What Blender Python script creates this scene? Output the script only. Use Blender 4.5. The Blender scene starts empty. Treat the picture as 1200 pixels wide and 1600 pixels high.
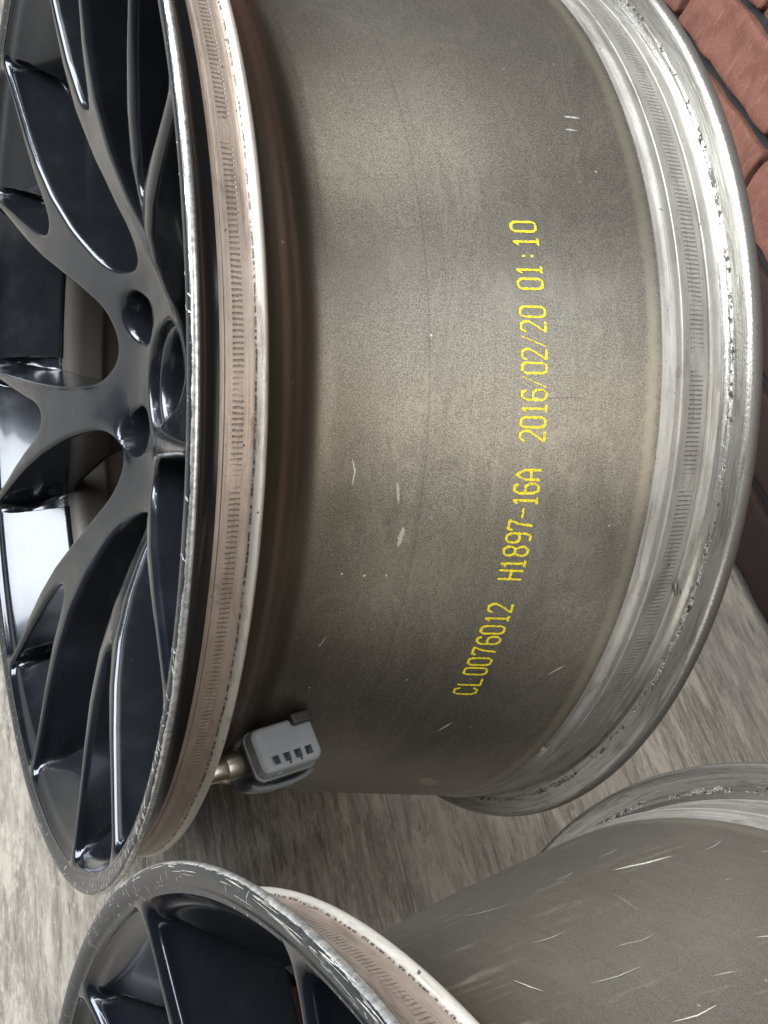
import bpy, bmesh, math, random
import numpy as np
from mathutils import Vector, Matrix, kdtree
from mathutils.geometry import delaunay_2d_cdt
from math import sin, cos, pi, radians, sqrt
random.seed(7)
rng = np.random.default_rng(11)
sc = bpy.context.scene
col = sc.collection

# ------------------------------------------------------------------ camera
cd = bpy.data.cameras.new('camera')
cam = bpy.data.objects.new('camera', cd)
col.objects.link(cam)
right = Vector((0.878785, -0.294592, 0.375436))
upv = Vector((0.010335, 0.798283, 0.602193))
fwd = Vector((0.477106, 0.525318, -0.704564))
cam.matrix_world = Matrix(((right.x, upv.x, -fwd.x, -0.124090),
                           (right.y, upv.y, -fwd.y, -0.427075),
                           (right.z, upv.z, -fwd.z, 0.729624), (0, 0, 0, 1)))
cd.sensor_fit = 'VERTICAL'
cd.sensor_height = 36.0
cd.lens = 1700.0 / 1600.0 * 36.0
cd.clip_start = 0.02
cd.clip_end = 60
sc.camera = cam

# ------------------------------------------------------------------ world and lamps
wd = bpy.data.worlds.new('World')
sc.world = wd
wd.use_nodes = True
wn = wd.node_tree.nodes
wn['Background'].inputs[0].default_value = (0.82, 0.90, 1.0, 1)
wn['Background'].inputs[1].default_value = 0.055

def area(name, loc, aim, sx, sy, power, colr):
    l = bpy.data.lights.new(name, 'AREA')
    l.shape = 'RECTANGLE'
    l.size, l.size_y, l.energy, l.color = sx, sy, power, colr
    o = bpy.data.objects.new(name, l)
    o.location = loc
    o.rotation_euler = (Vector(aim) - Vector(loc)).to_track_quat('-Z', 'Y').to_euler()
    col.objects.link(o)
    return o

area('window_light', (-1.9, 0.45, 1.6), (0.1, -0.1, 0.2), 1.7, 1.6, 150, (0.96, 0.98, 1.0))
area('ceiling_light', (-0.3, 0.5, 2.6), (0.1, 0.0, 0.2), 1.5, 1.2, 15, (1.0, 0.97, 0.92))
area('sheen_fill_light', (0.6, -2.1, 2.1), (0.2, -0.1, 0.2), 1.5, 1.3, 20, (1.0, 0.95, 0.86))  # unseen fill lamp, added for the sheen on the barrel
area('ceiling_tube', (-1.0, 0.15, 2.25), (0.0, 0.0, 0.2), 0.06, 1.3, 11, (0.93, 0.97, 1.0))
area('ceiling_tube', (0.35, -1.0, 2.3), (0.1, -0.1, 0.2), 1.3, 0.06, 7, (0.93, 0.97, 1.0))
area('ceiling_tube', (-0.9, 1.5, 2.2), (0.0, 0.0, 0.2), 1.2, 0.06, 11, (0.93, 0.97, 1.0))
vs = sc.view_settings
vs.view_transform = 'Standard'
vs.look = 'None'
vs.exposure = 0.28
vs.gamma = 1.0

# ------------------------------------------------------------------ node helpers
class NT:
    def __init__(s, name):
        s.m = bpy.data.materials.new(name)
        s.m.use_nodes = True
        s.t = s.m.node_tree
        s.b = s.t.nodes['Principled BSDF']
    def n(s, typ, **kw):
        nd = s.t.nodes.new(typ)
        for k, v in kw.items():
            setattr(nd, k, v)
        return nd
    def put(s, sock, v):
        if hasattr(v, 'is_linked'):
            s.t.links.new(v, sock)
        elif v is not None:
            if isinstance(v, (tuple, list)) and len(v) == 3 and sock.type == 'RGBA':
                v = (*v, 1)
            sock.default_value = v
    def math(s, op, a, b=None, c=None, clamp=False):
        nd = s.n('ShaderNodeMath', operation=op, use_clamp=clamp)
        s.put(nd.inputs[0], a)
        if b is not None: s.put(nd.inputs[1], b)
        if c is not None: s.put(nd.inputs[2], c)
        return nd.outputs[0]
    def noise(s, vec, scale, detail=3, rough=.55, dist=0.0, w=None):
        nd = s.n('ShaderNodeTexNoise')
        if w is not None:
            nd.noise_dimensions = '4D'
            s.put(nd.inputs['W'], w)
        s.put(nd.inputs['Vector'], vec)
        nd.inputs['Scale'].default_value = scale
        nd.inputs['Detail'].default_value = detail
        nd.inputs['Roughness'].default_value = rough
        nd.inputs['Distortion'].default_value = dist
        return nd.outputs['Fac']
    def vor(s, vec, scale, feat='F1', out='Distance', rnd=1.0):
        nd = s.n('ShaderNodeTexVoronoi', feature=feat)
        s.put(nd.inputs['Vector'], vec)
        nd.inputs['Scale'].default_value = scale
        nd.inputs['Randomness'].default_value = rnd
        return nd.outputs[out]
    def step(s, v, a, b):           # smooth 0..1 between a and b
        nd = s.n('ShaderNodeMapRange', interpolation_type='SMOOTHSTEP')
        s.put(nd.inputs[0], v); s.put(nd.inputs[1], a); s.put(nd.inputs[2], b)
        return nd.outputs[0]
    def band(s, v, a, b, e):        # 1 inside a..b with soft edge e
        return s.math('MULTIPLY', s.step(v, a - e, a + e), s.step(v, b + e, b - e))
    def mix(s, f, a, b):
        nd = s.n('ShaderNodeMix', data_type='RGBA')
        s.put(nd.inputs[0], f); s.put(nd.inputs[6], a); s.put(nd.inputs[7], b)
        return nd.outputs[2]
    def fmix(s, f, a, b):
        nd = s.n('ShaderNodeMix', data_type='FLOAT')
        s.put(nd.inputs[0], f); s.put(nd.inputs[2], a); s.put(nd.inputs[3], b)
        return nd.outputs[0]
    def xyz(s, x, y, z):
        nd = s.n('ShaderNodeCombineXYZ')
        s.put(nd.inputs[0], x); s.put(nd.inputs[1], y); s.put(nd.inputs[2], z)
        return nd.outputs[0]
    def obj(s):
        return s.n('ShaderNodeTexCoord').outputs['Object']
    def sep(s, v):
        nd = s.n('ShaderNodeSeparateXYZ'); s.put(nd.inputs[0], v)
        return nd.outputs
    def rand(s):
        return s.n('ShaderNodeObjectInfo').outputs['Random']
    def cyl(s):                      # axial, radius, angle of a wheel part
        v = s.obj(); p = s.sep(v)
        r = s.math('SQRT', s.math('ADD', s.math('MULTIPLY', p[1], p[1]), s.math('MULTIPLY', p[2], p[2])))
        th = s.math('ARCTAN2', s.math('MULTIPLY', p[1], -1.0), p[2])
        return v, p[0], r, th
    def bump(s, h, dist, strength=1.0, normal=None):
        nd = s.n('ShaderNodeBump')
        nd.inputs['Strength'].default_value = strength
        nd.inputs['Distance'].default_value = dist
        s.put(nd.inputs['Height'], h)
        if normal is not None: s.put(nd.inputs['Normal'], normal)
        return nd.outputs[0]
    def out(s, color=None, rough=None, metal=None, normal=None, spec=None, coat=None, coatr=None):
        i = s.b.inputs
        for k, v in (('Base Color', color), ('Roughness', rough), ('Metallic', metal), ('Normal', normal),
                     ('Specular IOR Level', spec), ('Coat Weight', coat), ('Coat Roughness', coatr)):
            if v is not None: s.put(i[k], v)
        return s.m

# ------------------------------------------------------------------ materials
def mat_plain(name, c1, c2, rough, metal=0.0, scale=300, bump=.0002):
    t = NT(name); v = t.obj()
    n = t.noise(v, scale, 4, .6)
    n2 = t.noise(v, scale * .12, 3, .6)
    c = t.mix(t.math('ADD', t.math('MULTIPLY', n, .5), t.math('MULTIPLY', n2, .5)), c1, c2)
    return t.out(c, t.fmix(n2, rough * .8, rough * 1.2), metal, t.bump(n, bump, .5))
def mat_black(name):
    t = NT(name); v = t.obj()
    d = t.noise(v, 48, 5, .65)
    f = t.noise(v, 900, 2, .5)
    dust = t.step(d, .42, .75)
    c = t.mix(dust, (.0130, .0170, .0240), (.019, .023, .030))
    spk = t.step(t.vor(v, 150), .055, .03)
    spk = t.math('MULTIPLY', spk, t.step(t.noise(v, 40, 2), .60, .66))
    c = t.mix(spk, c, (.3, .29, .27))
    p = t.sep(v)
    film = t.math('MULTIPLY', t.step(p[0], .006, .016), t.fmix(t.noise(v, 70, 5, .65), .55, 1.0))
    film = t.math('MULTIPLY', film, t.fmix(f, .55, .95))
    film = t.math('MULTIPLY', film, .16)
    c = t.mix(film, c, (.115, .115, .113))
    hs = t.noise(t.xyz(t.math('MULTIPLY', p[0], 150.0), t.math('MULTIPLY', p[1], 420.0), t.math('MULTIPLY', p[2], 90.0)), 1.0, 3, .6)
    c = t.mix(t.math('MULTIPLY', t.math('MULTIPLY', t.step(hs, .66, .72), film), .5), c, (.26, .26, .255))
    r = t.fmix(dust, .17, .27)
    r = t.fmix(film, r, .5)
    return t.out(c, r, t.fmix(film, .72, .25), t.bump(f, .00010, .2), .5, t.fmix(film, .45, .2), .07)
M_black = mat_black('satin black paint')

def mat_lip(name, amount, seed):
    t = NT(name); v, s, r, th = t.cyl()
    av = t.xyz(t.math('MULTIPLY', s, 60.0), t.math('MULTIPLY', r, 60.0), t.math('MULTIPLY', th, 3.0))
    av2 = t.n('ShaderNodeMapping'); t.put(av2.inputs[0], av); av2.inputs[1].default_value = (seed, seed * 2, seed * 3)
    where = t.noise(av2.outputs[0], 1.2, 3, .6)
    grain = t.noise(v, 420, 4, .7)
    diag = t.xyz(t.math('MULTIPLY', s, 250.0), t.math('ADD', t.math('MULTIPLY', r, 320.0), t.math('MULTIPLY', th, 40.0)), t.math('MULTIPLY', th, 120.0))
    streak = t.noise(diag, 1.0, 3, .65)
    # the outermost edge of the lip is rubbed bare; kerb rash spreads inwards in places
    jag = t.math('MULTIPLY', t.math('SUBTRACT', t.noise(t.xyz(t.math('MULTIPLY', s, 200.0), seed, t.math('MULTIPLY', th, 30.0)), 1.0, 4, .7), .5), .0018)
    rj = t.math('ADD', r, jag)
    front = t.step(s, .0016, .0006)
    edge = t.step(rj, .2707, .2710)
    zone = t.step(where, .58, .70)
    inner = t.math('SUBTRACT', .2712, t.math('MULTIPLY', zone, .0052 * amount))
    rash = t.math('MULTIPLY', zone, t.step(t.math('ADD', rj, t.math('MULTIPLY', t.math('SUBTRACT', streak, .5), .010)), inner, t.math('ADD', inner, .0012)))
    hair = t.math('MULTIPLY', t.step(streak, .63, .70), t.step(where, .42, .54))
    bare = t.math('MULTIPLY', t.math('MAXIMUM', t.math('MAXIMUM', edge, rash), t.math('MULTIPLY', hair, .6)), front)
    paint = t.mix(t.noise(v, 60, 4), (.008, .009, .011), (.018, .020, .023))
    paint = t.mix(t.math('MULTIPLY', t.step(t.noise(diag, .45, 4, .7), .56, .72), .5), paint, (.075, .078, .082))
    c = t.mix(bare, t.mix(front, (.010, .010, .010), paint), t.mix(t.step(grain, .3, .7), (.30, .305, .31), (.74, .74, .73)))
    rr = t.fmix(bare, .20, .34)
    h = t.math('SUBTRACT', t.math('MULTIPLY', streak, t.math('MULTIPLY', rash, 1.5)), rash)
    return t.out(c, rr, t.math('MULTIPLY', bare, .85), t.bump(h, .00012, .5), .25)
M_lip = mat_lip('kerbed black lip paint', 1.0, 1.3)
M_lip2 = mat_lip('scuffed black lip paint', .7, 8.3)

def mat_seat(name, knurl0, knurl1, ksoft, base, dark, stain, seed, bright=None):
    t = NT(name); v, s, r, th = t.cyl()
    ring = t.xyz(t.math('MULTIPLY', s, 900.0), seed, t.math('MULTIPLY', th, 1.5))
    rings = t.noise(ring, 1.0, 4, .7)
    pat = t.noise(t.xyz(t.math('MULTIPLY', s, 90.0), seed + 3, t.math('MULTIPLY', th, 9.0)), 1.0, 5, .65)
    grain = t.noise(v, 600, 3, .6)
    wob = t.math('MULTIPLY', t.math('SUBTRACT', t.noise(t.xyz(t.math('MULTIPLY', s, 300.0), seed, t.math('MULTIPLY', th, 60.0)), 1.0, 2), .5), 3.5)
    teeth = t.math('SINE', t.math('ADD', t.math('MULTIPLY', th, 780.0), wob))
    inb = t.band(s, knurl0, knurl1, ksoft)
    dash = t.math('MULTIPLY', t.step(teeth, .25, .75), inb)
    dash = t.math('MULTIPLY', dash, t.step(t.noise(t.xyz(t.math('MULTIPLY', s, 40.0), seed, t.math('MULTIPLY', th, 14.0)), 1.0, 3), .36, .5))
    c = t.mix(t.step(pat, .35, .7), base, dark)
    c = t.mix(t.math('MULTIPLY', t.step(rings, .52, .68), .55), c, stain)
    if bright:
        wb = t.math('MULTIPLY', t.math('SUBTRACT', pat, .5), .003)
        bm_ = t.band(t.math('ADD', s, wb), bright[0], bright[1], .0008)
        c = t.mix(bm_, c, (.60, .58, .53))
        ln = t.band(t.math('ADD', s, t.math('MULTIPLY', wb, .5)), bright[0] - .0006, bright[0], .00025)
        ln = t.math('MULTIPLY', ln, t.step(t.noise(t.xyz(t.math('MULTIPLY', s, 500.0), seed, t.math('MULTIPLY', th, 150.0)), 1.0, 3), .42, .55))
        c = t.mix(ln, c, (.06, .055, .05))
    c = t.mix(t.math('MULTIPLY', dash, .62), c, (.10, .09, .08))
    sm = t.noise(t.xyz(t.math('MULTIPLY', s, 120.0), seed + 7, t.math('MULTIPLY', th, 5.0)), 1.0, 6, .7, 1.0)
    c = t.mix(t.math('MULTIPLY', t.step(sm, .50, .66), .6), c, stain)
    sp = t.math('MULTIPLY', t.step(t.noise(t.xyz(t.math('MULTIPLY', s, 330.0), seed, t.math('MULTIPLY', th, 90.0)), 1.0, 2), .69, .73), .85)
    c = t.mix(sp, c, (.035, .032, .03))
    h = t.math('ADD', t.math('MULTIPLY', dash, -1.0), t.math('MULTIPLY', rings, .6))
    h = t.math('ADD', h, t.math('MULTIPLY', grain, .4))
    return t.out(c, t.fmix(grain, .36, .55), .55, t.bump(h, .0004, .8))
M_seat_out = mat_seat('tan stained bead seat', .0183, .0221, .0003, (.43, .355, .305), (.33, .265, .22), (.21, .155, .12), 2.0, (.0268, .0305))
M_seat_in = mat_seat('machined inner bead seat', .2285, .2360, .0003, (.36, .35, .325), (.27, .26, .24), (.16, .15, .13), 9.0)

def mat_barrel(name, seed, scuff):
    t = NT(name); v, s, r, th = t.cyl()
    mp = t.n('ShaderNodeMapping'); t.put(mp.inputs[0], v); mp.inputs[1].default_value = (seed, seed, -seed)
    vv = mp.outputs[0]
    sand = t.noise(vv, 2000, 2, .6)
    sand2 = t.noise(vv, 900, 2, .6)
    cloud = t.noise(vv, 13, 5, .6)
    film = t.noise(t.xyz(t.math('MULTIPLY', s, 14.0), seed, t.math('MULTIPLY', th, 5.0)), 1.0, 5, .62, .6)
    c = t.mix(t.step(sand, .35, .68), (.130, .120, .102), (.300, .280, .240))
    c = t.mix(t.math('MULTIPLY', t.step(film, .50, .72), .38), c, (.25, .235, .20))
    c = t.mix(t.math('MULTIPLY', t.step(cloud, .52, .75), .30), c, (.115, .105, .09))
    mr = t.noise(t.xyz(t.math('MULTIPLY', s, 420.0), seed, t.math('MULTIPLY', th, .8)), 1.0, 4, .7)
    c = t.mix(t.math('MULTIPLY', t.step(mr, .50, .68), .22), c, (.12, .11, .094))
    ws = t.noise(t.xyz(t.math('MULTIPLY', s, 30.0), seed + 2, t.math('MULTIPLY', th, 3.2)), 1.0, 6, .68, 1.2)
    c = t.mix(t.math('MULTIPLY', t.band(ws, .50, .53, .018), .30), c, (.32, .295, .245))
    c = t.mix(t.math('MULTIPLY', t.step(ws, .55, .70), .35), c, (.105, .094, .077))
    # dusty rim of dirt beside the inner bead seat
    wob = t.math('MULTIPLY', t.math('SUBTRACT', t.noise(t.xyz(1.0, seed, t.math('MULTIPLY', th, 60.0)), 1.0, 4), .5), .004)
    dz = t.band(t.math('ADD', s, wob), .2075, .2125, .0018)
    c = t.mix(t.math('MULTIPLY', dz, .55), c, (.40, .36, .28))
    drop_shade = t.math('ADD', t.band(s, .030, .0455, .002), t.band(s, .0545, .064, .003))  # shade of the drop centre put into the colour, with brown dirt
    c = t.mix(t.math('MULTIPLY', drop_shade, .80), c, (.050, .037, .027))
    lip_shade = t.step(t.math('ADD', s, t.math('MULTIPLY', t.math('SUBTRACT', t.noise(vv, 30, 5, .65), .5), .030)), .108, .062)  # lip shadow put into the barrel colour as a brown falloff
    c = t.mix(t.math('MULTIPLY', lip_shade, .50), c, (.075, .058, .042))
    drop_lit = t.band(s, .046, .0545, .002)  # brown highlight on the drop wall, painted into the colour
    c = t.mix(t.math('MULTIPLY', drop_lit, .75), c, (.135, .095, .068))
    # faint turning mark round the barrel
    tl = t.band(s, .1092, .1097, .0004)
    c = t.mix(t.math('MULTIPLY', tl, .35), c, (.05, .047, .042))
    # white flecks and hairlines
    fl = t.math('MULTIPLY', t.step(t.vor(vv, 120), .085, .05), t.step(t.noise(vv, 33, 3), .55, .64))
    c = t.mix(fl, c, (.62, .60, .55))
    if scuff:
        c = t.mix(.35, c, (.34, .325, .29))
        sv = t.xyz(t.math('ADD', t.math('MULTIPLY', s, 26.0), t.math('MULTIPLY', th, 5.0)), seed, t.math('ADD', t.math('MULTIPLY', th, 60.0), t.math('MULTIPLY', s, -60.0)))
        sc1 = t.noise(sv, 1.0, 5, .68)
        k = t.math('MULTIPLY', t.step(sc1, .54, .72), t.step(t.noise(vv, 24, 4, .6), .38, .62))
        c = t.mix(k, c, (.46, .435, .385))
        sv2 = t.xyz(t.math('ADD', t.math('MULTIPLY', s, 60.0), t.math('MULTIPLY', th, -9.0)), seed, t.math('ADD', t.math('MULTIPLY', th, 26.0), t.math('MULTIPLY', s, 260.0)))
        k2 = t.math('MULTIPLY', t.step(t.noise(sv2, 1.0, 4, .7), .66, .76), .4)
        c = t.mix(k2, c, (.40, .385, .35))
    h = t.math('ADD', sand, t.math('MULTIPLY', sand2, .5))
    rough = t.fmix(cloud, .31, .43)
    return t.out(c, rough, .82, t.bump(h, .00022, .38), .5)
M_barrel = mat_barrel('grey brown barrel paint', 0.0, False)
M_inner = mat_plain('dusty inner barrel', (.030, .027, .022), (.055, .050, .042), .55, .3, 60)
M_barrel2 = mat_barrel('scuffed grey barrel paint', 3.7, True)

def mat_flange(name, seed):
    t = NT(name); v, s, r, th = t.cyl()
    rings = t.noise(t.xyz(t.math('MULTIPLY', s, 1400.0), t.math('MULTIPLY', r, 1400.0), t.math('ADD', t.math('MULTIPLY', th, 2.0), seed)), 1.0, 3, .65)
    fine = t.noise(v, 700, 3, .65)
    pit = t.noise(t.xyz(t.math('MULTIPLY', s, 380.0), t.math('MULTIPLY', r, 380.0), t.math('MULTIPLY', th, 70.0)), 1.0, 5, .7)
    wob = t.math('MULTIPLY', t.math('SUBTRACT', t.noise(t.xyz(seed, 1.0, t.math('MULTIPLY', th, 35.0)), 1.0, 4), .5), .004)
    g = t.band(t.math('ADD', r, wob), .2597, .2618, .0006)
    dirt = t.math('MULTIPLY', g, t.step(pit, t.fmix(t.step(t.noise(t.xyz(seed, 5.0, t.math('MULTIPLY', th, 9.0)), 1.0, 3), .35, .65), .62, .40), .62))
    smear = t.noise(t.xyz(t.math('MULTIPLY', s, 160.0), t.math('MULTIPLY', r, 260.0), t.math('MULTIPLY', th, 7.0)), 1.0, 5, .7, .8)
    outer = t.step(t.math('ADD', s, t.math('MULTIPLY', t.math('SUBTRACT', fine, .5), .002)), .2494, .2504)
    c = t.mix(rings, (.28, .275, .255), (.56, .55, .515))
    c = t.mix(t.math('MULTIPLY', t.step(pit, .58, .70), .5), c, (.26, .25, .23))
    c = t.mix(t.math('MULTIPLY', t.step(smear, .47, .64), .75), c, (.20, .19, .165))
    c = t.mix(dirt, c, (.075, .07, .062))
    c = t.mix(outer, c, t.mix(fine, (.075, .07, .064), (.15, .142, .13)))
    h = t.math('ADD', t.math('MULTIPLY', rings, .5), t.math('MULTIPLY', dirt, -1.2))
    h = t.math('ADD', h, t.math('MULTIPLY', fine, .35))
    return t.out(c, t.fmix(outer, .33, .45), t.fmix(outer, .95, .3), t.bump(h, .0005, .8))
M_flange = mat_flange('bright machined flange', 1.0)

M_sensor = mat_plain('grey sensor plastic', (.17, .178, .19), (.245, .255, .268), .42)
M_dark = mat_plain('black plastic', (.012, .012, .013), (.03, .03, .03), .5)
M_steel = mat_plain('brushed valve metal', (.40, .36, .30), (.55, .51, .44), .36, 1.0)
M_white = mat_plain('bare scraped metal', (.34, .335, .32), (.58, .57, .54), .42, .5)
M_cream = mat_plain('cream residue', (.30, .275, .225), (.44, .41, .34), .7, 0, 200)
M_darkline = mat_plain('dark scratch', (.04, .035, .03), (.06, .055, .05), .6)
M_mortar = mat_plain('charcoal mortar', (.008, .0095, .0105), (.020, .0225, .0235), .9, 0, 250, .002)

def mat_yellow():
    t = NT('yellow ink'); v = t.obj()
    n = t.noise(v, 1500, 2, .6)
    c = t.mix(t.step(n, .34, .52), (.30, .25, .05), (.80, .65, .012))
    return t.out(c, .5, 0, t.bump(n, .0002, .4))
M_yellow = mat_yellow()

def mat_wood():
    t = NT('weathered grey wood plank'); v = t.obj(); rd = t.rand()
    p = t.sep(v)
    w = t.math('MULTIPLY', rd, 37.0)
    lv = t.xyz(t.math('MULTIPLY', p[0], 1.0), t.math('MULTIPLY', p[1], .10), p[2])
    mv = t.xyz(t.math('MULTIPLY', p[0], 1.0), t.math('MULTIPLY', p[1], .27), p[2])
    streak = t.noise(lv, 190, 9, .76, .5, w)
    blot = t.noise(mv, 48, 9, .74, .6, w)
    fine = t.noise(mv, 520, 6, .74, 0.3, w)
    big = t.noise(v, 5.0, 3, .5, 0.0, w)
    c = t.mix(t.step(streak, .34, .66), (.120, .110, .095), (.33, .305, .262))
    c = t.mix(t.math('MULTIPLY', t.step(blot, .50, .60), .80), c, (.40, .372, .318))
    c = t.mix(t.math('MULTIPLY', t.step(blot, .46, .36), .75), c, (.150, .140, .124))
    c = t.mix(t.math('MULTIPLY', t.step(fine, .50, .66), .5), c, (.46, .43, .375))
    c = t.mix(t.math('MULTIPLY', t.step(big, .42, .62), .25), c, (.26, .25, .235))
    c = t.mix(t.math('MULTIPLY', t.step(t.noise(lv, 330, 5, .72, .2, w), .58, .66), .65), c, (.12, .112, .10))
    h = t.math('ADD', streak, t.math('MULTIPLY', fine, .6))
    return t.out(c, t.fmix(fine, .42, .62), 0, t.bump(h, .0006, .5), .4)
M_wood = mat_wood()

def mat_brick(name, shaded):
    t = NT(name); v = t.obj(); rd = t.rand()
    w = t.math('MULTIPLY', rd, 23.0)
    p = t.sep(v)
    vs_ = t.xyz(p[0], p[1], t.math('MULTIPLY', p[2], .25))
    cl = t.noise(v, 38, 5, .62, .3, w)
    st = t.noise(vs_, 160, 4, .65, .0, w)
    fine = t.noise(v, 420, 4, .7, 0.0, w)
    c = t.mix(t.step(cl, .32, .68), (.098, .040, .028), (.165, .074, .052))
    c = t.mix(t.math('MULTIPLY', t.step(st, .55, .70), .45), c, (.29, .165, .12))
    c = t.mix(t.math('MULTIPLY', t.step(fine, .60, .72), .6), c, (.36, .24, .185))
    c = t.mix(t.math('MULTIPLY', t.step(fine, .38, .28), .5), c, (.14, .06, .045))
    c = t.mix(t.math('MULTIPLY', rd, .25), c, (.28, .12, .10))
    if shaded: c = t.mix(t.fmix(cl, .80, .95), c, (.010, .009, .009))  # deep shade at the wall base put into the brick colour
    h = t.math('ADD', t.math('MULTIPLY', cl, .8), fine)
    return t.out(c, .82, 0, t.bump(h, .0016, .8), .3)
M_brick = mat_brick('red clay brick', False)
M_brick_shaded = mat_brick('shade-darkened brick', True)

# ------------------------------------------------------------------ object helpers
def mesh_obj(name, verts, faces, mat, parent=None, smooth=True, normals=None):
    me = bpy.data.meshes.new(name)
    me.from_pydata([tuple(v) for v in verts], [], [tuple(f) for f in faces])
    me.materials.append(mat)
    me.polygons.foreach_set('use_smooth', [smooth] * len(me.polygons))
    me.update()
    if normals is not None:
        me.normals_split_custom_set_from_vertices([tuple(n) for n in normals])
    o = bpy.data.objects.new(name, me)
    col.objects.link(o)
    if parent: o.parent = parent
    return o

def bm_obj(name, bm, mat, parent=None, smooth=False):
    me = bpy.data.meshes.new(name)
    bm.to_mesh(me); bm.free()
    me.materials.append(mat)
    me.polygons.foreach_set('use_smooth', [smooth] * len(me.polygons))
    o = bpy.data.objects.new(name, me)
    col.objects.link(o)
    if parent: o.parent = parent
    return o

def add_bevel(o, w, seg=2, ang=35):
    m = o.modifiers.new('bevel', 'BEVEL'); m.width = w; m.segments = seg
    m.limit_method = 'ANGLE'; m.angle_limit = radians(ang)
    for p in o.data.polygons: p.use_smooth = True
    try:
        o.data.set_sharp_from_angle(angle=radians(40))
    except Exception:
        pass

def tag(o, label=None, cat=None, group=None, kind=None):
    if label: o['label'] = label
    if cat: o['category'] = cat
    if group: o['group'] = group
    if kind: o['kind'] = kind
    return o

# ------------------------------------------------------------------ floor
floor_bm = bmesh.new()
bmesh.ops.create_cube(floor_bm, size=1, matrix=Matrix.Translation((-0.35, 0.25, -.022)) @ Matrix.Diagonal((2.7, 4.0, .02, 1)))
floor = bm_obj('floor', floor_bm, M_dark)
tag(floor, kind='structure')
PW, PL = .192, 1.22
def plank_mesh():
    bm = bmesh.new()
    bmesh.ops.create_cube(bm, size=1, matrix=Matrix.Diagonal((PW - .0002, PL - .0002, .010, 1)))
    bmesh.ops.bevel(bm, geom=[e for e in bm.edges if all(v.co.z > 0 for v in e.verts)], offset=.0003, segments=1, affect='EDGES')
    me = bpy.data.meshes.new('plank'); bm.to_mesh(me); bm.free(); me.materials.append(M_wood)
    return me
pm = plank_mesh()
yaw = radians(-4.0)
for i in range(-6, 5):
    off = (i * 0.43) % 1.0 * PL
    for j in range(-2, 3):
        lx = .098 + PW * (i + .5); ly = j * PL + .15 + (0, .12, -.1, .08, -.05)[i % 5]
        x = lx * cos(yaw) - ly * sin(yaw); y = lx * sin(yaw) + ly * cos(yaw)
        if x > .98 or x < -1.7 or y < -1.8 or y > 2.3: continue
        o = bpy.data.objects.new('plank', pm); col.objects.link(o)
        o.parent = floor
        o.location = (x, y, -.0052 - random.random() * .0003); o.rotation_euler.z = yaw

# ------------------------------------------------------------------ brick wall
WX = .795
wall = bpy.data.objects.new('brick_wall', None); col.objects.link(wall)
wall.location = (WX, .6, 0); wall.rotation_euler.z = radians(-1.9)
tag(wall, 'red brick wall with charcoal mortar standing behind the large grey wheel', 'wall')
def brick_mesh(k):
    r = random.Random(40 + k)
    L_, H_, D_ = .2250, .0645, .10
    bm = bmesh.new()
    us = [-.5, -.4955, -.485, -.45] + list(np.linspace(-.4, .4, 15)) + [.45, .485, .4955, .5]
    ws = [-.5, -.482, -.44] + list(np.linspace(-.34, .34, 5)) + [.44, .482, .5]
    dep = {0: .0034, 1: .0008}
    ph = [r.random() * 6.28 for _ in range(8)]
    gridv = []
    for iu, u in enumerate(us):
        rowv = []
        for iw, w in enumerate(ws):
            eu = min(iu, len(us) - 1 - iu); ew = min(iw, len(ws) - 1 - iw)
            back = max(dep.get(eu, 0), dep.get(ew, 0))
            # ragged arrises and chipped corners
            if ew < 2: back += .0012 * max(0, sin(u * 31 + ph[0]) + .6 * sin(u * 67 + ph[1]) + .5 * sin(u * 113 + ph[2]))
            if eu < 2: back += .0014 * max(0, sin(w * 9 + ph[3]) + .5 * sin(w * 23 + ph[4]))
            back += .0005 * sin(u * 13 + ph[5]) * sin(w * 5 + ph[6])
            y = u * L_ + (.0012 * sin(w * 8 + ph[7]) if eu < 2 else 0)
            z = w * H_ + (.0011 * sin(u * 21 + ph[1]) if ew < 2 else 0)
            if eu < 2 and ew < 2: y -= math.copysign(.0022, u); z -= math.copysign(.0016, w); back += .0015
            rowv.append(bm.verts.new((back, y, z)))
        gridv.append(rowv)
    for iu in range(len(us) - 1):
        for iw in range(len(ws) - 1):
            bm.faces.new((gridv[iu][iw], gridv[iu][iw + 1], gridv[iu + 1][iw + 1], gridv[iu + 1][iw]))
    edges = [e for e in bm.edges if e.is_boundary]
    ex = bmesh.ops.extrude_edge_only(bm, edges=edges)
    for g in ex['geom']:
        if isinstance(g, bmesh.types.BMVert): g.co.x += D_ * .4
    bmesh.ops.recalc_face_normals(bm, faces=bm.faces[:])
    me = bpy.data.meshes.new('brick'); bm.to_mesh(me); bm.free(); me.materials.append(M_brick)
    me.polygons.foreach_set('use_smooth', [True] * len(me.polygons))
    return me
bms = [brick_mesh(k) for k in range(5)]
mb = bmesh.new()
bmesh.ops.create_cube(mb, size=1, matrix=Matrix.Translation((.068, .25, .44)) @ Matrix.Diagonal((.12, 2.3, .9, 1)))
bm_obj('mortar', mb, M_mortar, wall)
nz = 12
for j in range(nz):
    for i in range(-5, 6):
        y = i * .2355 + {3: .1135, 4: .1250}.get(j, .125 + .1178 * (j % 2))
        z = .2645 + (j - 3) * .075
        o = bpy.data.objects.new('brick', bms[(i * 3 + j * 5) % 5]); col.objects.link(o)
        o.parent = wall
        if j < 3:  # lowest courses get the brick with shade painted in
            o.material_slots[0].link = 'OBJECT'; o.material_slots[0].material = M_brick_shaded
        o.location = (-.004 + .003 * (random.random() - .5), y, z)
        o.rotation_euler = (radians((random.random() - .5) * 1.0), 0, radians((random.random() - .5) * 1.0))

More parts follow.
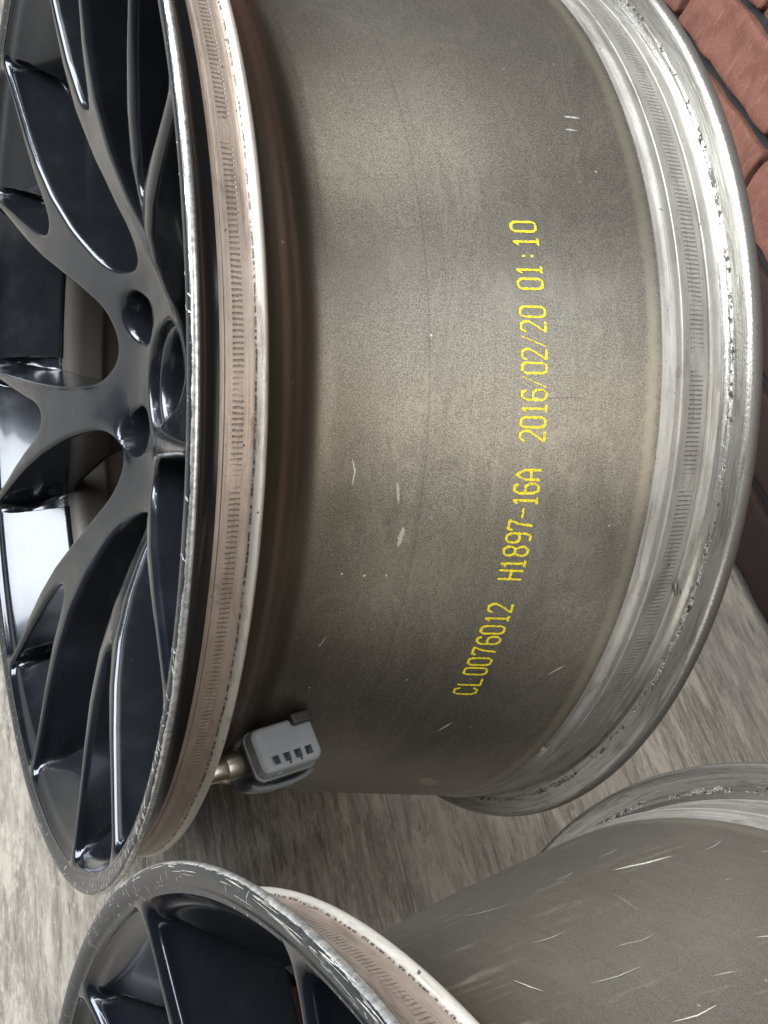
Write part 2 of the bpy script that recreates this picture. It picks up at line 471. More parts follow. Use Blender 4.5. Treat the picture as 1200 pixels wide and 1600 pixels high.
# ------------------------------------------------------------------ wheel geometry (axis = local X, outer face at x = 0)
TAU = 2 * pi
def P3(s, r, th):
    return (s, -r * sin(th), r * cos(th))

def spline(pts, n):
    """dense centripetal-ish Catmull-Rom through a polyline"""
    P = [np.array(p, float) for p in pts]
    out = []
    for i in range(len(P) - 1):
        p0 = P[max(i - 1, 0)]; p1 = P[i]; p2 = P[i + 1]; p3 = P[min(i + 2, len(P) - 1)]
        for k in range(n):
            t = k / n
            out.append(.5 * ((2 * p1) + (-p0 + p2) * t + (2 * p0 - 5 * p1 + 4 * p2 - p3) * t * t + (-p0 + 3 * p1 - 3 * p2 + p3) * t ** 3))
    out.append(P[-1])
    return out

def lathe(name, prof, mat, parent, seg=384, jitter=None):
    verts, faces = [], []
    n = len(prof)
    for k in range(seg):
        th = TAU * k / seg
        for i, (s, r) in enumerate(prof):
            if jitter:
                ds, dr = jitter(s, r, th); verts.append(P3(s + ds, r + dr, th))
            else:
                verts.append(P3(s, r, th))
    for k in range(seg):
        k2 = (k + 1) % seg
        for i in range(n - 1):
            faces.append((k * n + i, k2 * n + i, k2 * n + i + 1, k * n + i + 1))
    return mesh_obj(name, verts, faces, mat, parent)

def ring_noise(seed, octaves):
    r = np.random.default_rng(seed)
    co = [(f, a * r.normal(), r.random() * TAU) for f, a in octaves]
    return lambda th: sum(a * sin(f * th + p) for f, a, p in co)

NS = 7                                   # seven forked spokes
AX0 = radians(-146.2)
SEC = TAU / NS
ZR = np.array([0, .045, .058, .066, .075, .10, .125, .15, .175, .20, .225, .25, .263, .28])
ZS = np.array([.066, .066, .0645, .0605, .0548, .0400, .0280, .0190, .0132, .0092, .0058, .0024, .0000, -.002])
OS = np.array([-.003, .0006, .0024, .0032, .0046, .0072, .0133, .0290, .0314, .0330, .0355, .0392, .0445, .049, .0545, .061, .068, .078, .117])
OR = np.array([.2716, .2712, .2696, .2664, .2612, .2580, .2560, .2580, .2562, .2530, .2470, .2410, .2365, .2337, .2290, .2266, .2263, .2280, .2360])
def rlim(s, r):                          # keep the casting inside the rim well
    return min(r, float(np.interp(s, OS, OR)) - .0034)
def smooth_profile(R_, S_):
    g = np.linspace(0, .28, 561); z = np.interp(g, R_, S_)
    k = np.hanning(25); k /= k.sum()
    z2 = np.convolve(np.pad(z, 12, mode='edge'), k, 'valid')
    return lambda r: np.interp(r, g, z2)
zf = smooth_profile(ZR, ZS)
zb = smooth_profile(np.array([0, .06, .08, .10, .15, .20, .25, .28]), np.array([.104, .104, .097, .086, .065, .056, .052, .050]))

def resample(poly, step):
    P = np.array(poly + [poly[0]]); d = np.r_[0, np.cumsum(np.linalg.norm(np.diff(P, axis=0), axis=1))]
    n = max(12, int(d[-1] / step)); t = np.linspace(0, d[-1], n, endpoint=False)
    return np.stack([np.interp(t, d, P[:, 0]), np.interp(t, d, P[:, 1])], 1)
def chaikin(P, it):
    for _ in range(it):
        Q = np.roll(P, -1, axis=0)
        P = np.stack([.75 * P + .25 * Q, .25 * P + .75 * Q], 1).reshape(-1, 2)
    return P

RIM = .2602
win_half = [(.0752, .0), (.0765, .0075), (.080, .0140), (.086, .0215), (.094, .0272), (.105, .0316), (.12, .0368), (.15, .0432), (.18, .0492), (.20, .0530), (.22, .0566), (.235, .0590), (.25, .0612), (.2575, .0612), (RIM, .0575), (RIM, .046), (RIM, .030), (RIM, .015)]
fork_half = [(.1478, .0), (.1483, .0035), (.1505, .0070), (.1545, .0100), (.160, .0128), (.17, .0166), (.185, .0222), (.20, .0275), (.22, .0350), (.235, .0402), (.25, .0452), (.2572, .0462), (RIM, .0425), (RIM, .030), (RIM, .014)]
def half_to_poly(half, ax):
    L = [(r, h / r) for r, h in half]
    seq = [(r, a) for r, a in L] + [(RIM, 0.0)] + [(r, -a) for r, a in L[:0:-1]]
    pts = [(r * cos(ax + a), r * sin(ax + a)) for r, a in seq]
    return resample([tuple(p) for p in chaikin(np.array(pts), 3)], .0019)
outlines = []
for k in range(NS):
    outlines.append(('w', half_to_poly(win_half, AX0 + SEC * (k + .5))))
    outlines.append(('f', half_to_poly(fork_half, AX0 + SEC * k)))
LUG0 = radians(-166)
for k in range(5):
    a_ = LUG0 + k * TAU / 5
    outlines.append(('l', np.array([(.060 * cos(a_) + .0150 * cos(t), .060 * sin(a_) + .0150 * sin(t)) for t in np.linspace(0, TAU, 44, endpoint=False)])))
outlines.append(('c', np.array([(.0365 * cos(t), .0365 * sin(t)) for t in np.linspace(0, TAU, 96, endpoint=False)])))

def outward(P):                          # unit normals pointing from the hole into the metal
    T = np.roll(P, -1, 0) - np.roll(P, 1, 0)
    N = np.stack([T[:, 1], -T[:, 0]], 1); N /= np.linalg.norm(N, axis=1)[:, None] + 1e-12
    A = .5 * np.sum(P[:, 0] * np.roll(P[:, 1], -1) - np.roll(P[:, 0], -1) * P[:, 1])
    return N if A > 0 else -N

def build_face():
    V2, E2 = [], []
    loops = []
    allo = np.concatenate([o for _, o in outlines])
    kd = kdtree.KDTree(len(allo))
    for i, p in enumerate(allo): kd.insert((p[0], p[1], 0), i)
    kd.balance()
    for typ, P in outlines:
        b = len(V2); n = len(P)
        V2 += [tuple(p) for p in P]
        E2 += [(b + i, b + (i + 1) % n) for i in range(n)]
        loops.append((typ, b, n, P))
    # rounded-edge rings
    for typ, P in outlines:
        N = outward(P)
        for d in (.0004, .0012, .0024, .0040):
            Q = P + N * d
            for q in Q:
                if kd.find((q[0], q[1], 0))[2] > d * .93 and np.hypot(*q) < .2626: V2.append(tuple(q))
    # interior points
    for r in np.arange(.045, .2615, .0055):
        n = int(TAU * r / .0055)
        for k in range(n):
            a_ = TAU * k / n + r * 37
            q = (r * cos(a_), r * sin(a_))
            if kd.find((q[0], q[1], 0))[2] > .0055: V2.append(q)
    ob = len(V2); on = 420
    V2 += [(.2630 * cos(TAU * k / on), .2630 * sin(TAU * k / on)) for k in range(on)]
    E2 += [(ob + k, ob + (k + 1) % on) for k in range(on)]
    r = delaunay_2d_cdt([Vector(v) for v in V2], E2, [], 0, 1e-6)
    ov, of, vo = r[0], r[2], r[3]
    O = np.array([tuple(v) for v in ov])
    newidx = {}
    for i, src in enumerate(vo):
        for s_ in src: newidx[s_] = i
    F = np.array([f for f in of if len(f) == 3])
    C = O[F].mean(1)
    inside = np.hypot(C[:, 0], C[:, 1]) > .2631
    for typ, P in outlines:
        mn, mx = P.min(0), P.max(0)
        cand = np.where((C > mn).all(1) & (C < mx).all(1))[0]
        if not len(cand): continue
        x, y = C[cand, 0][:, None], C[cand, 1][:, None]
        x1, y1 = P[:, 0][None], P[:, 1][None]; x2, y2 = np.roll(P[:, 0], -1)[None], np.roll(P[:, 1], -1)[None]
        cr = ((y1 > y) != (y2 > y)) & (x < (x2 - x1) * (y - y1) / (y2 - y1 + 1e-15) + x1)
        inside[cand[cr.sum(1) % 2 == 1]] = True
    F = F[~inside]
    RF = .0036
    rr = np.hypot(O[:, 0], O[:, 1])
    d = np.array([kd.find((p[0], p[1], 0))[2] for p in O])
    dd = np.clip(d, 0, RF)
    drop = RF - np.sqrt(np.maximum(RF ** 2 - (RF - dd) ** 2, 0))
    rimfade = np.clip((.2628 - rr) / .002, 0, 1)
    drop = drop * rimfade
    th = np.arctan2(O[:, 1], O[:, 0])
    # slightly crowned spokes
    S = zf(rr) + drop
    top = [P3(S[i], rr[i], th[i]) for i in range(len(O))]
    verts = list(top); faces = []
    def orient(f):
        a_, b_, c_ = (np.array(verts[i]) for i in f)
        return f if np.cross(b_ - a_, c_ - a_)[0] < 0 else (f[0], f[2], f[1])
    for f in F: faces.append(orient(tuple(int(i) for i in f)))
    ftype = [0] * len(faces)
    # walls
    backmap = {}
    for typ, b, n, P in loops:
        N = outward(P)
        idx = [newidx[b + i] for i in range(n)]
        R_ = np.hypot(P[:, 0], P[:, 1]); T_ = np.arctan2(P[:, 1], P[:, 0])
        rows = [idx]
        if typ in 'wf':
            rimw = np.clip((R_ - (RIM - .010)) / .0085, 0, 1)
            for fr in (.03, .08, .16, .28, .42, .58, .76, .92, 1.0):
                row = []
                for i in range(n):
                    dr = .003 * fr + (.030 * fr ** .75) * rimw[i] ** 2
                    q = P[i] - N[i] * dr
                    r_ = np.hypot(*q)
                    s0 = S[idx[i]]; s1 = zb(R_[i])
                    ss = s0 + (s1 - s0) * fr
                    row.append(len(verts)); verts.append(P3(ss, rlim(ss, r_), math.atan2(q[1], q[0])))
                rows.append(row)
            for i in range(n): backmap[idx[i]] = rows[-1][i]
        elif typ == 'l':
            cx = P.mean(0)
            for fr, sc_ in ((.3, .97), (.5, .93), (.52, .62), (1, .60)):
                row = []
                for i in range(n):
                    q = cx + (P[i] - cx) * sc_
                    row.append(len(verts)); verts.append(P3(S[idx[i]] * (1 - fr) + .104 * fr, np.hypot(*q), math.atan2(q[1], q[0])))
                rows.append(row)
            for i in range(n): backmap[idx[i]] = rows[-1][i]
        else:
            for fr, sc_ in ((.05, .985), (.5, .975), (1, .97)):
                row = []
                for i in range(n):
                    q = P[i] * sc_
                    row.append(len(verts)); verts.append(P3(S[idx[i]] * (1 - fr) + .104 * fr, np.hypot(*q), math.atan2(q[1], q[0])))
                rows.append(row)
            for i in range(n): backmap[idx[i]] = rows[-1][i]
        A = .5 * np.sum(P[:, 0] * np.roll(P[:, 1], -1) - np.roll(P[:, 0], -1) * P[:, 1])
        for a_, b_ in zip(rows[:-1], rows[1:]):
            for i in range(n):
                j = (i + 1) % n
                q = (a_[i], b_[i], b_[j], a_[j])
                faces.append(q)
    # back
    for i in range(len(O)):
        if i not in backmap:
            backmap[i] = len(verts); verts.append(P3(zb(rr[i]), rlim(float(zb(rr[i])), rr[i]), th[i]))
    for f in F:
        g = orient(tuple(int(i) for i in f))
        faces.append((backmap[g[0]], backmap[g[2]], backmap[g[1]]))
    # consistent winding for walls: bmesh recalculation on the whole body
    bm = bmesh.new()
    bv = [bm.verts.new(v) for v in verts]
    bm.verts.index_update()
    for f in faces:
        try: bm.faces.new([bv[i] for i in f])
        except ValueError: pass
    bmesh.ops.recalc_face_normals(bm, faces=bm.faces[:])
    for v in [v for v in bm.verts if not v.link_faces]: bm.verts.remove(v)
    bm.normal_update()
    # make sure the front looks out
    tst = [f for f in bm.faces if f.calc_center_median().x < .03 and abs(f.normal.x) > .8][:200]
    if sum(f.normal.x for f in tst) > 0:
        for f in bm.faces: f.normal_flip()
        bm.normal_update()
    bm.verts.index_update()
    return bm

def split_face(bm):
    """hub and seven spokes, sharing the normals of the whole casting"""
    groups = {}
    for f in bm.faces:
        c = f.calc_center_median(); r = math.hypot(c.y, c.z)
        if r < .078: key = 'hub'
        else:
            th = math.atan2(-c.y, c.z)
            key = int(math.floor(((th - AX0) / SEC) + .5)) % NS
        groups.setdefault(key, []).append(f)
    data = {}
    for key, fs in groups.items():
        ids, vs_, ns = {}, [], []
        fl = []
        for f in fs:
            q = []
            for v in f.verts:
                if v.index not in ids:
                    ids[v.index] = len(vs_); vs_.append(v.co[:]); ns.append(v.normal[:])
                q.append(ids[v.index])
            fl.append(q)
        data[key] = (vs_, fl, ns)
    return data

def make_wheel():
    root = bpy.data.objects.new('alloy_wheel', None)
    col.objects.link(root)
    lipn = ring_noise(3, [(17, .00008), (37, .00008), (61, .00007), (83, .00006), (119, .00004)])
    lipn2 = ring_noise(5, [(29, .3), (61, .4), (97, .4), (7, .5)])
    def lipj(s, r, th):
        w = max(0, min(1, (r - .266) / .004))
        amt = max(0.2, lipn2(th))
        return (lipn(th * 1.0) * w * amt * .08, -abs(lipn(th + 1.0)) * w * amt * .15)
    p = spline([(.0006, .2610), (.0000, .2628), (-.0010, .2645), (-.0018, .2665), (-.0021, .2685), (-.0019, .2700), (-.0010, .2711), (.0002, .2715), (.0014, .2711), (.0024, .2696), (.0032, .2664), (.0046, .2612), (.0072, .2580), (.0103, .2564), (.0133, .2560)], 3)
    lathe('outer_lip', p, M_lip, root, 720, lipj)
    p = spline([(.0133, .2560), (.0150, .2558), (.0153, .2561), (.018, .2561), (.022, .2560), (.0245, .2559), (.0262, .2563), (.0275, .2574), (.0290, .2580), (.0304, .2576), (.0314, .2562)], 3)
    lathe('outer_bead_seat', p, M_seat_out, root)
    p = spline([(.0314, .2562), (.0330, .2530), (.0355, .2470), (.0392, .2410), (.0445, .2365), (.049, .2337), (.0545, .2290), (.061, .2266), (.068, .2263), (.078, .2280), (.117, .2360), (.15, .2430), (.2, .2514), (.2145, .2535)], 5)
    lathe('barrel', p, M_barrel, root)
    p = spline([(.2145, .2535), (.2170, .2541), (.2190, .2553), (.2205, .2558), (.2236, .2559), (.2239, .2563), (.2280, .2561), (.2365, .2560), (.2388, .2560), (.2393, .2555), (.2402, .2556), (.2408, .2561), (.2440, .2564), (.2452, .2569)], 3)
    lathe('inner_bead_seat', p, M_seat_in, root)
    p = spline([(.2452, .2569), (.2466, .2580), (.2474, .2592), (.2476, .2606), (.2481, .2616), (.2484, .2650), (.2486, .2680), (.2491, .2700), (.2505, .2714), (.2530, .2718), (.2555, .2712), (.2572, .2696), (.2576, .2665), (.2560, .2600), (.252, .2530)], 4)
    lathe('inner_flange', p, M_flange, root)
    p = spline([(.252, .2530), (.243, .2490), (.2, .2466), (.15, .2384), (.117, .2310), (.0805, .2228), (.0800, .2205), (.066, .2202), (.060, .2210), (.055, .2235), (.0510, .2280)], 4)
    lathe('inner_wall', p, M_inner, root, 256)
    data = split_face(build_face())
    for k in range(NS):
        v, f, n = data[k]
        mesh_obj('spoke', v, f, M_black, root, True, n)
    v, f, n = data['hub']
    hub = mesh_obj('hub', v, f, M_black, root, True, n)
    p = spline([(.0965, .0005), (.0965, .012), (.0960, .022), (.0945, .0265), (.0900, .0285), (.0780, .0300), (.0735, .0318), (.0722, .0340), (.0730, .0357), (.0760, .0358)], 4)
    lathe('center_cap', p, M_black, hub, 128)
    return root

def place(root, centre, axis, spin):
    ax = Vector(axis).normalized()
    upw = (Vector((0, 0, 1)) - ax * ax.z).normalized()
    yw = upw.cross(ax)
    base = Vector(centre) - upw * .2716
    root.matrix_world = Matrix(((ax.x, yw.x, upw.x, base.x), (ax.y, yw.y, upw.y, base.y), (ax.z, yw.z, upw.z, base.z), (0, 0, 0, 1)))
    for ch in root.children:
        ch.matrix_basis = Matrix.Translation((0, 0, .2716)) @ Matrix.Rotation(spin, 4, 'X')

wheel1 = make_wheel()
tag(wheel1, 'large alloy wheel with yellow printed code and grey sensor, black forked spokes', 'wheel', 'alloy wheels standing on the floor')
def copy_tree(o, parent):
    c = o.copy(); col.objects.link(c); c.parent = parent
    for ch in o.children: copy_tree(ch, c)
    return c
wheel2 = copy_tree(wheel1, None)
tag(wheel2, 'scratched alloy wheel without printed code, nearest the bottom edge, scuffed dark lip', 'wheel', 'alloy wheels standing on the floor')
place(wheel1, (0, 0, .279919), (.999483, 0, .032159), 0)
place(wheel2, (-.010112, -.562042, .279594), (.999244, .021811, -.032188), radians(4.0))
for ch in wheel2.children:
    m = None
    if ch.name.startswith('barrel'): m = M_barrel2
    elif ch.name.startswith('outer_lip'): m = M_lip2
    if m:
        ch.material_slots[0].link = 'OBJECT'; ch.material_slots[0].material = m

# ------------------------------------------------------------------ things on the barrel surface
BS = np.array([.0314, .0330, .0355, .0392, .0445, .049, .0545, .061, .068, .078, .117, .15, .2, .2145, .2236, .2440])
BR = np.array([.2562, .2530, .2470, .2410, .2365, .2337, .2290, .2266, .2263, .2280, .2360, .2430, .2514, .2535, .2560, .2564])
def br(s): return float(np.interp(s, BS, BR))
AXT = Matrix.Translation((0, 0, .2716))

def ribbon(verts, faces, pts, width, lift, jit=0.0, taper=False, rnd=random):
    """flat strip of ink or bare metal along (s, theta) points lying on the barrel"""
    q = [np.array((p[0], p[1] * .244)) for p in pts]
    d = np.r_[0, np.cumsum([np.linalg.norm(b - a) for a, b in zip(q[:-1], q[1:])])]
    n = max(2, int(d[-1] / .00045)); t = np.linspace(0, d[-1], n + 1)
    X = np.interp(t, d, [p[0] for p in q]); Y = np.interp(t, d, [p[1] for p in q])
    b = len(verts)
    for i in range(n + 1):
        i0, i1 = max(i - 1, 0), min(i + 1, n)
        tx, ty = X[i1] - X[i0], Y[i1] - Y[i0]; l = math.hypot(tx, ty) + 1e-12
        nx, ny = -ty / l, tx / l
        w = width * .5
        if taper: w *= max(.08, sin(pi * (i + .3) / (n + .6)) ** .7)
        for sg in (-1, 1):
            ww = w * (1 + jit * (rnd.random() - .5) * 2)
            s_ = X[i] + nx * ww * sg; th_ = (Y[i] + ny * ww * sg) / .244
            verts.append(P3(s_, br(s_) + lift, th_))
    for i in range(n): faces.append((b + 2 * i, b + 2 * i + 2, b + 2 * i + 3, b + 2 * i + 1))

G = {'0': [[(.2, 0), (0, .15), (0, .85), (.2, 1), (.8, 1), (1, .85), (1, .15), (.8, 0), (.2, 0)]],
     '1': [[(.2, .8), (.5, 1), (.5, 0)], [(.15, 0), (.85, 0)]],
     '2': [[(0, .8), (.1, .95), (.3, 1), (.75, 1), (1, .85), (1, .68), (.7, .45), (0, 0), (1, 0)]],
     '6': [[(.95, .85), (.75, 1), (.25, 1), (0, .8), (0, .2), (.25, 0), (.75, 0), (1, .15), (1, .4), (.75, .55), (.25, .55), (0, .4)]],
     '7': [[(0, .82), (0, 1), (1, 1), (.6, .55), (.45, 0)]],
     '8': [[(.25, .53), (0, .7), (0, .85), (.25, 1), (.75, 1), (1, .85), (1, .7), (.75, .53), (.25, .53), (0, .35), (0, .15), (.25, 0), (.75, 0), (1, .15), (1, .35), (.75, .53)]],
     '9': [[(1, .6), (.75, .45), (.25, .45), (0, .6), (0, .85), (.25, 1), (.75, 1), (1, .85), (1, .2), (.75, 0), (.2, 0)]],
     'C': [[(1, .8), (.8, 1), (.25, 1), (0, .85), (0, .15), (.25, 0), (.8, 0), (1, .2)]],
     'L': [[(0, 1), (0, 0), (1, 0)]], 'H': [[(0, 0), (0, 1)], [(1, 0), (1, 1)], [(0, .5), (1, .5)]],
     'A': [[(0, 0), (0, .65), (.5, 1), (1, .65), (1, 0)], [(0, .38), (1, .38)]],
     '-': [[(0, .5), (1, .5)]], '/': [[(0, 0), (1, 1)]], ':': [[(.5, .22), (.5, .36)], [(.5, .58), (.5, .72)]]}
code = [('C', 77.9), ('L', 76.4), ('0', 74.75), ('0', 73.3), ('7', 71.8), ('6', 70.3), ('0', 68.9), ('1', 67.4), ('2', 66.1), ('H', 62.1), ('1', 60.8), ('8', 59.4), ('9', 57.95), ('7', 56.55), ('-', 55.3), ('1', 53.95), ('6', 52.7), ('A', 51.3), ('2', 47.4), ('0', 46.05), ('1', 44.7), ('6', 43.35), ('/', 42.1), ('0', 40.75), ('2', 39.4), ('/', 38.15), ('2', 36.7), ('0', 35.25), ('0', 32.5), ('1', 31.1), (':', 29.7), ('1', 28.25), ('0', 26.7)]
stamp = bpy.data.objects.new('printed_code', None)
col.objects.link(stamp); stamp.parent = wheel1; stamp.matrix_basis = AXT
stamp['label'] = 'yellow ink jet code reading CL0076012 H1897-16A 2016/02/20 01:10'
for ch, deg in code:
    v, f = [], []
    sc_ = .1546 - .0022 * max(0, (deg - 62) / 16) - .0017 * max(0, (45 - deg) / 18)
    thin = {'/': .7, ':': 1.3}.get(ch, 1.0)
    for stroke in G[ch]:
        pts = [(sc_ + .0055 - y * .0110, radians(deg) - (x - .5) * .0042 / .244) for x, y in stroke]
        for off in ((-.00022, .00022) if ch not in ':/' else (0,)):
            pp = [(a + off, b + off * 3) for a, b in pts]
            ribbon(v, f, pp, .00078 * thin * (1 if deg > 45 else .82), .00022 + abs(off) * .2, .45)
    o = mesh_obj('character', v, f, M_yellow, stamp, False)

def scratch(wheel, pts, width, mat, jit=.5, taper=True, name='scratch', spin=0.0):
    v, f = [], []
    ribbon(v, f, [(s, radians(d)) for s, d in pts], width, .00016, jit, taper)
    o = mesh_obj(name, v, f, mat, wheel, False)
    o.matrix_basis = AXT
    return o
# wheel 1: residue patches and nicks
scratch(wheel1, [(.168, 99), (.172, 101), (.181, 102.5)], .011, M_cream, .6, True, 'residue_patch')
scratch(wheel1, [(.214, 88.5), (.2188, 90.4), (.2215, 92)], .006, M_cream, .6, True, 'residue_patch')
scratch(wheel1, [(.1024, 59.5), (.1035, 57.2)], .0022, M_cream)
scratch(wheel1, [(.0985, 52.5), (.1000, 54.8)], .0012, M_cream)
scratch(wheel1, [(.079, 50.2), (.0805, 51.5), (.0800, 53)], .0007, M_white)
scratch(wheel1, [(.1550, 44.1), (.1560, 43.6)], .0016, M_white)
scratch(wheel1, [(.158, 43.75), (.166, 43.6), (.172, 43.55), (.178, 43.55)], .0003, M_darkline)
scratch(wheel1, [(.150, 85.5), (.155, 83.5)], .0011, M_cream)
scratch(wheel1, [(.078, 72.5), (.0795, 71.2), (.0805, 70.9)], .0005, M_white)
scratch(wheel1, [(.190, 75.0), (.197, 73.5)], .0008, M_cream)
scratch(wheel1, [(.183, 14.0), (.191, 14.2)], .0010, M_white)
scratch(wheel1, [(.182, 15.6), (.188, 15.8)], .0008, M_white)
# wheel 2: long white scratches
for a_, b_, w_, m_ in (((.1056, -67.9), (.1149, -65.4), .0013, M_white), ((.1011, -56.5), (.114, -55.6), .0012, M_white), ((.0987, -48.5), (.1161, -47.5), .0013, M_white), ((.1564, -60.9), (.1764, -58.5), .0045, M_cream), ((.1419, -64.8), (.150, -64.6), .0012, M_white), ((.165, -65.2), (.176, -65.2), .0012, M_white), ((.1054, -41.7), (.1207, -41.1), .0016, M_cream), ((.186, -56.9), (.1974, -57.2), .0010, M_white), ((.0835, -53.2), (.0862, -50.2), .0012, M_cream), ((.110, -66.7), (.1205, -64.6), .0008, M_white), ((.1416, -57.5), (.1374, -53.0), .0004, M_white), ((.120, -50.5), (.131, -49.8), .0005, M_cream), ((.152, -44.5), (.160, -44.0), .0012, M_cream), ((.197, -53.0), (.201, -52.4), .0014, M_white), ((.19, -50.4), (.195, -49.9), .0011, M_cream)):
    scratch(wheel2, [a_, ((a_[0] + b_[0]) / 2, (a_[1] + b_[1]) / 2 + .25), b_], w_ * .34, m_, .3)
for i in range(5):
    s0, d0 = random.uniform(.085, .205), random.uniform(-68, -40)
    dl = random.uniform(.002, .009)
    scratch(wheel2, [(s0, d0), (s0 + dl * .5, d0 + dl * 55 + random.uniform(-.2, .2)), (s0 + dl, d0 + dl * 90)], random.uniform(.00012, .0003), M_cream, .4)
# kerb scrapes on the lips
LR = np.array([.2610, .2628, .2645, .2665, .2685, .2700, .2711, .2715]); LS = np.array([.0006, .0000, -.0010, -.0018, -.0021, -.0019, -.0010, .0002])
def lip_marks(wheel, items, mat, spin=0.0):
    v, f = [], []
    for (r0, t0, r1, t1, w) in items:
        n = 7; b = len(v)
        for i in range(n + 1):
            k = i / n; r = r0 + (r1 - r0) * k; th = radians(t0 + (t1 - t0) * k)
            dr, dt = r1 - r0, radians(t1 - t0) * .266; l = math.hypot(dr, dt) + 1e-9
            ww = .5 * w * (sin(pi * (k * .94 + .03)) ** .6) * (.3 + 1.2 * random.random())
            for sg in (-1, 1):
                rr_ = min(.2712, r + sg * ww * dt / l); tt = th - sg * ww * dr / l / .266
                v.append(P3(float(np.interp(rr_, LR, LS)) - .00012, rr_, tt))
        for i in range(n): f.append((b + 2 * i, b + 2 * i + 2, b + 2 * i + 3, b + 2 * i + 1))
    o = mesh_obj('kerb_rash', v, f, mat, wheel, False); o.matrix_basis = AXT @ Matrix.Rotation(spin, 4, 'X'); o['kind'] = 'stuff'
rr0 = random.Random(5)
its = []
for i in range(105):
    t0 = rr0.gauss(84, 13) if i < 85 else rr0.uniform(20, 130)
    r0 = .2712 - abs(rr0.gauss(0, .0032)); ln = rr0.uniform(.0012, .0050)
    its.append((max(r0 - ln * .8, .2618), t0, r0, t0 + rr0.uniform(.2, .9), rr0.uniform(.0003, .0009)))
its += [(.2602, 66.5, .2640, 66.9 + .1 * k, .0007) for k in range(-3, 4)]
lip_marks(wheel1, its, M_white)
its = []
for i in range(80):
    t0 = rr0.uniform(-100, 5) if i < 35 else rr0.gauss(-48, 12)
    r0 = .2710 - abs(rr0.gauss(0, .0022)); ln = rr0.uniform(.8, 3.2)
    its.append((r0, t0, r0 + rr0.uniform(-.0004, .0004), t0 + ln, rr0.uniform(.00010, .00026)))
for i in range(9):
    t0 = rr0.uniform(-95, -40); r0 = rr0.uniform(.2625, .2660)
    its.append((r0, t0, min(r0 + rr0.uniform(.002, .005), .271), t0 + rr0.uniform(-.3, .5), .00025))
lip_marks(wheel2, its, M_white)
# tool marks on the inner bead seat
for a_, b_ in (((.2370, 62.6), (.2425, 64.6)), ((.2395, 62.2), (.2432, 64.4)), ((.2432, 63.5), (.2462, 65.0))):
    scratch(wheel1, [a_, b_], .0007, M_darkline, .3)

# ------------------------------------------------------------------ tyre pressure sensor on wheel 1
TS = radians(86)
E_s = Vector((1, 0, 0)); E_r = Vector((0, -sin(TS), cos(TS))); E_t = Vector((0, -cos(TS), -sin(TS)))   # axial, outwards, round the rim
def sensor_frame():
    o_ = E_s * .068 + E_r * .2405
    return Matrix(((E_s.x, E_r.x, E_t.x, o_.x), (E_s.y, E_r.y, E_t.y, o_.y), (E_s.z, E_r.z, E_t.z, o_.z), (0, 0, 0, 1)))
def rounded_loft(rings, n=10):
    """rings: (z, x0, x1, y0, y1, corner) stacked into a closed rounded body"""
    bm = bmesh.new(); loops = []
    for z, x0, x1, y0, y1, c, sl in rings:
        lp = []
        for cx, cy, a0 in ((x1 - c, y1 - c, 0), (x0 + c, y1 - c, .5 * pi), (x0 + c, y0 + c, pi), (x1 - c, y0 + c, 1.5 * pi)):
            for k in range(n + 1):
                a = a0 + .5 * pi * k / n
                x, y = cx + c * cos(a), cy + c * sin(a)
                lp.append(bm.verts.new((x, y, z + sl * (x - x1) / (x0 - x1))))
        loops.append(lp)
    m = len(loops[0])
    for l0, l1 in zip(loops[:-1], loops[1:]):
        for i in range(m): bm.faces.new((l0[i], l0[(i + 1) % m], l1[(i + 1) % m], l1[i]))
    bm.faces.new(loops[0]); bm.faces.new(loops[-1])
    bmesh.ops.recalc_face_normals(bm, faces=bm.faces[:])
    return bm
# local x axial, y outwards from the rim, z round the rim (the face seen from above is -z)
T0 = -.0135
hb = rounded_loft([(T0, -.0140, .0150, -.0090, .0105, .0035, .0022), (T0 + .0006, -.0158, .0162, -.0102, .0117, .0045, .0022),
                   (T0 + .0020, -.0172, .0170, -.0110, .0124, .0050, .0020), (T0 + .0090, -.0178, .0172, -.0114, .0130, .0050, .0010),
                   (T0 + .0100, -.0184, .0178, -.0118, .0138, .0052, .0), (T0 + .0116, -.0184, .0176, -.0118, .0138, .0052, .0),
                   (T0 + .0122, -.0172, .0166, -.0108, .0126, .0046, .0), (T0 + .0150, -.0165, .0120, -.0100, .0110, .0046, .0)])
sens = bm_obj('pressure_sensor', hb, M_sensor, wheel1, True)
cut = bmesh.new()
for k in range(4):
    x = -.0092 + k * .00625
    bmesh.ops.create_cube(cut, size=1, matrix=Matrix.Translation((x, .0066, T0 + .002)) @ Matrix.Diagonal((.0040, .0044, .009, 1)))
    if k in (1, 2): bmesh.ops.create_cube(cut, size=1, matrix=Matrix.Translation((x + .0008, .0088, T0 + .0022)) @ Matrix.Diagonal((.0013, .0030, .008, 1)))
cutter = bm_obj('cutter', cut, M_dark)
md = sens.modifiers.new('b', 'BOOLEAN'); md.object = cutter; md.operation = 'DIFFERENCE'; md.solver = 'EXACT'; md.use_self = True
cutter.parent = sens
bpy.context.view_layer.update()
dg = bpy.context.evaluated_depsgraph_get(); dg.update()
nm = bpy.data.meshes.new_from_object(sens.evaluated_get(dg))
sens.modifiers.clear(); sens.data = nm; nm.name = 'pressure_sensor'
cm = cutter.data; bpy.data.objects.remove(cutter); bpy.data.meshes.remove(cm)
nm.materials.clear(); nm.materials.append(M_sensor)
nm.set_sharp_from_angle(angle=radians(38))
sens.matrix_basis = AXT @ sensor_frame() @ Matrix.Rotation(radians(-8), 4, 'Y') @ Matrix.Rotation(radians(12), 4, 'X') @ Matrix.Rotation(radians(-12), 4, 'Z') @ Matrix.Scale(.90, 4)
sens['label'] = 'grey plastic tyre pressure sensor with four square sockets'
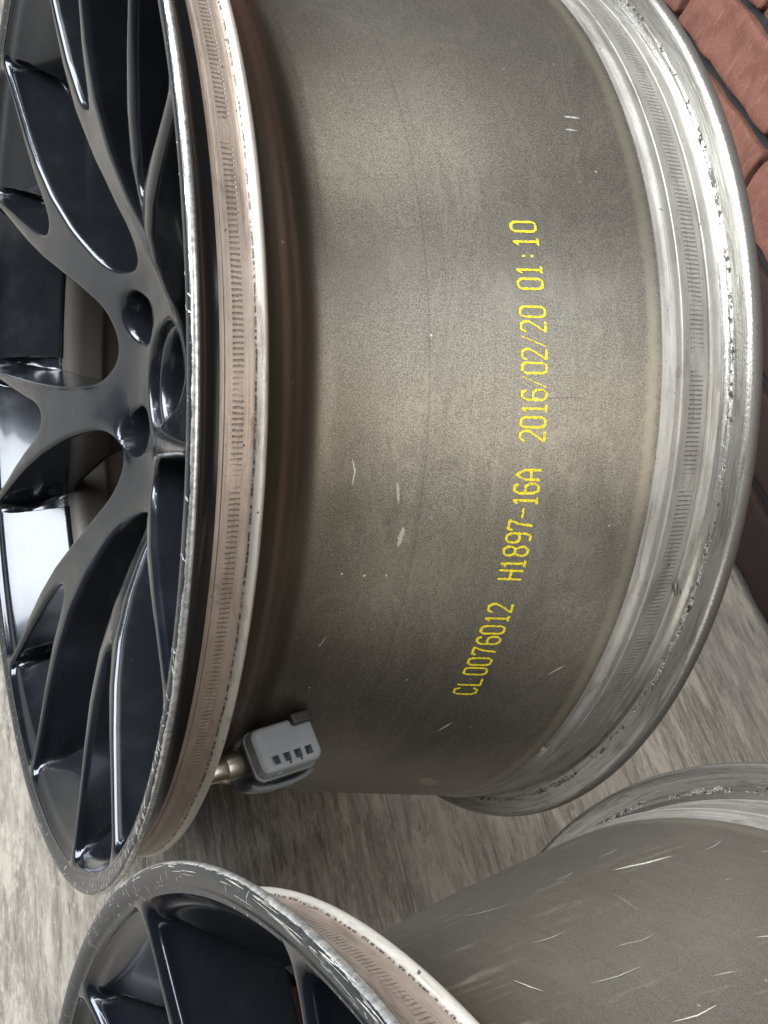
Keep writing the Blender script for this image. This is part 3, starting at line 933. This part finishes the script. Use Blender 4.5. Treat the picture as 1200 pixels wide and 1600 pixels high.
def part_box(name, size, loc, mat, bev=.0006, rot=(0, 0, 0)):
    bm = bmesh.new()
    bmesh.ops.create_cube(bm, size=1, matrix=Matrix.Diagonal((*size, 1)))
    o = bm_obj(name, bm, mat, sens); o.location = loc; o.rotation_euler = rot
    add_bevel(o, bev, 3, 30); return o
part_box('latch_tab', (.0120, .0060, .0060), (.0110, -.0098, -.0128), M_dark, .0015)
# cradle below the housing: curved tray with a lip
def tray():
    v, f = [], []
    n = 18
    rows = [(-.0170, .0115), (-.0130, .0135), (-.004, .0150), (.006, .0150), (.013, .0140), (.0180, .0115)]
    for x, y in rows:
        for k in range(n + 1):
            a = pi * k / n
            zz = .0040 + .0235 * sin(a) ** .8 * (1 - .30 * abs(x) / .024)
            yy = -cos(a) * y * .86 + .0022
            v.append((x, yy, zz))
    m = n + 1
    for i in range(len(rows) - 1):
        for k in range(n): f.append((i * m + k, i * m + k + 1, (i + 1) * m + k + 1, (i + 1) * m + k))
    o = mesh_obj('cradle', v, f, M_sensor, sens)
    s_ = o.modifiers.new('solid', 'SOLIDIFY'); s_.thickness = .0022
    return o
tray()
def cyl_part(name, r, prof, mat, parent, seg=28):
    v, f = [], []
    for k in range(seg):
        a = TAU * k / seg
        for x, rr in prof: v.append((x, rr * cos(a), rr * sin(a)))
    n = len(prof)
    for k in range(seg):
        for i in range(n - 1): f.append((k * n + i, ((k + 1) % seg) * n + i, ((k + 1) % seg) * n + i + 1, k * n + i + 1))
    return mesh_obj(name, v, f, mat, parent)
st = cyl_part('valve_stem', .006, [(-.046, .0052), (-.040, .0056), (-.0300, .0058), (-.0297, .0068), (-.0292, .0070), (-.0215, .0070), (-.0211, .0068), (-.0208, .0060), (-.012, .0060)], M_steel, sens)
st.location = (0, .000, .0045)
pn = cyl_part('retaining_pin', .001, [(-.006, 0), (-.006, .0012), (.006, .0012), (.006, 0)], M_steel, sens, 12)
pn.location = (-.006, .0100, .0085); pn.rotation_euler = (0, radians(-65), radians(20))
sc_ = cyl_part('rivet', .002, [(0, 0), (0, .0012), (-.0006, .0013), (-.0006, .0022), (.0012, .0024), (.003, .0024)], M_sensor, sens, 18)
sc_.location = (-.0085, .0126, -.0072); sc_.rotation_euler = (0, 0, radians(-90))
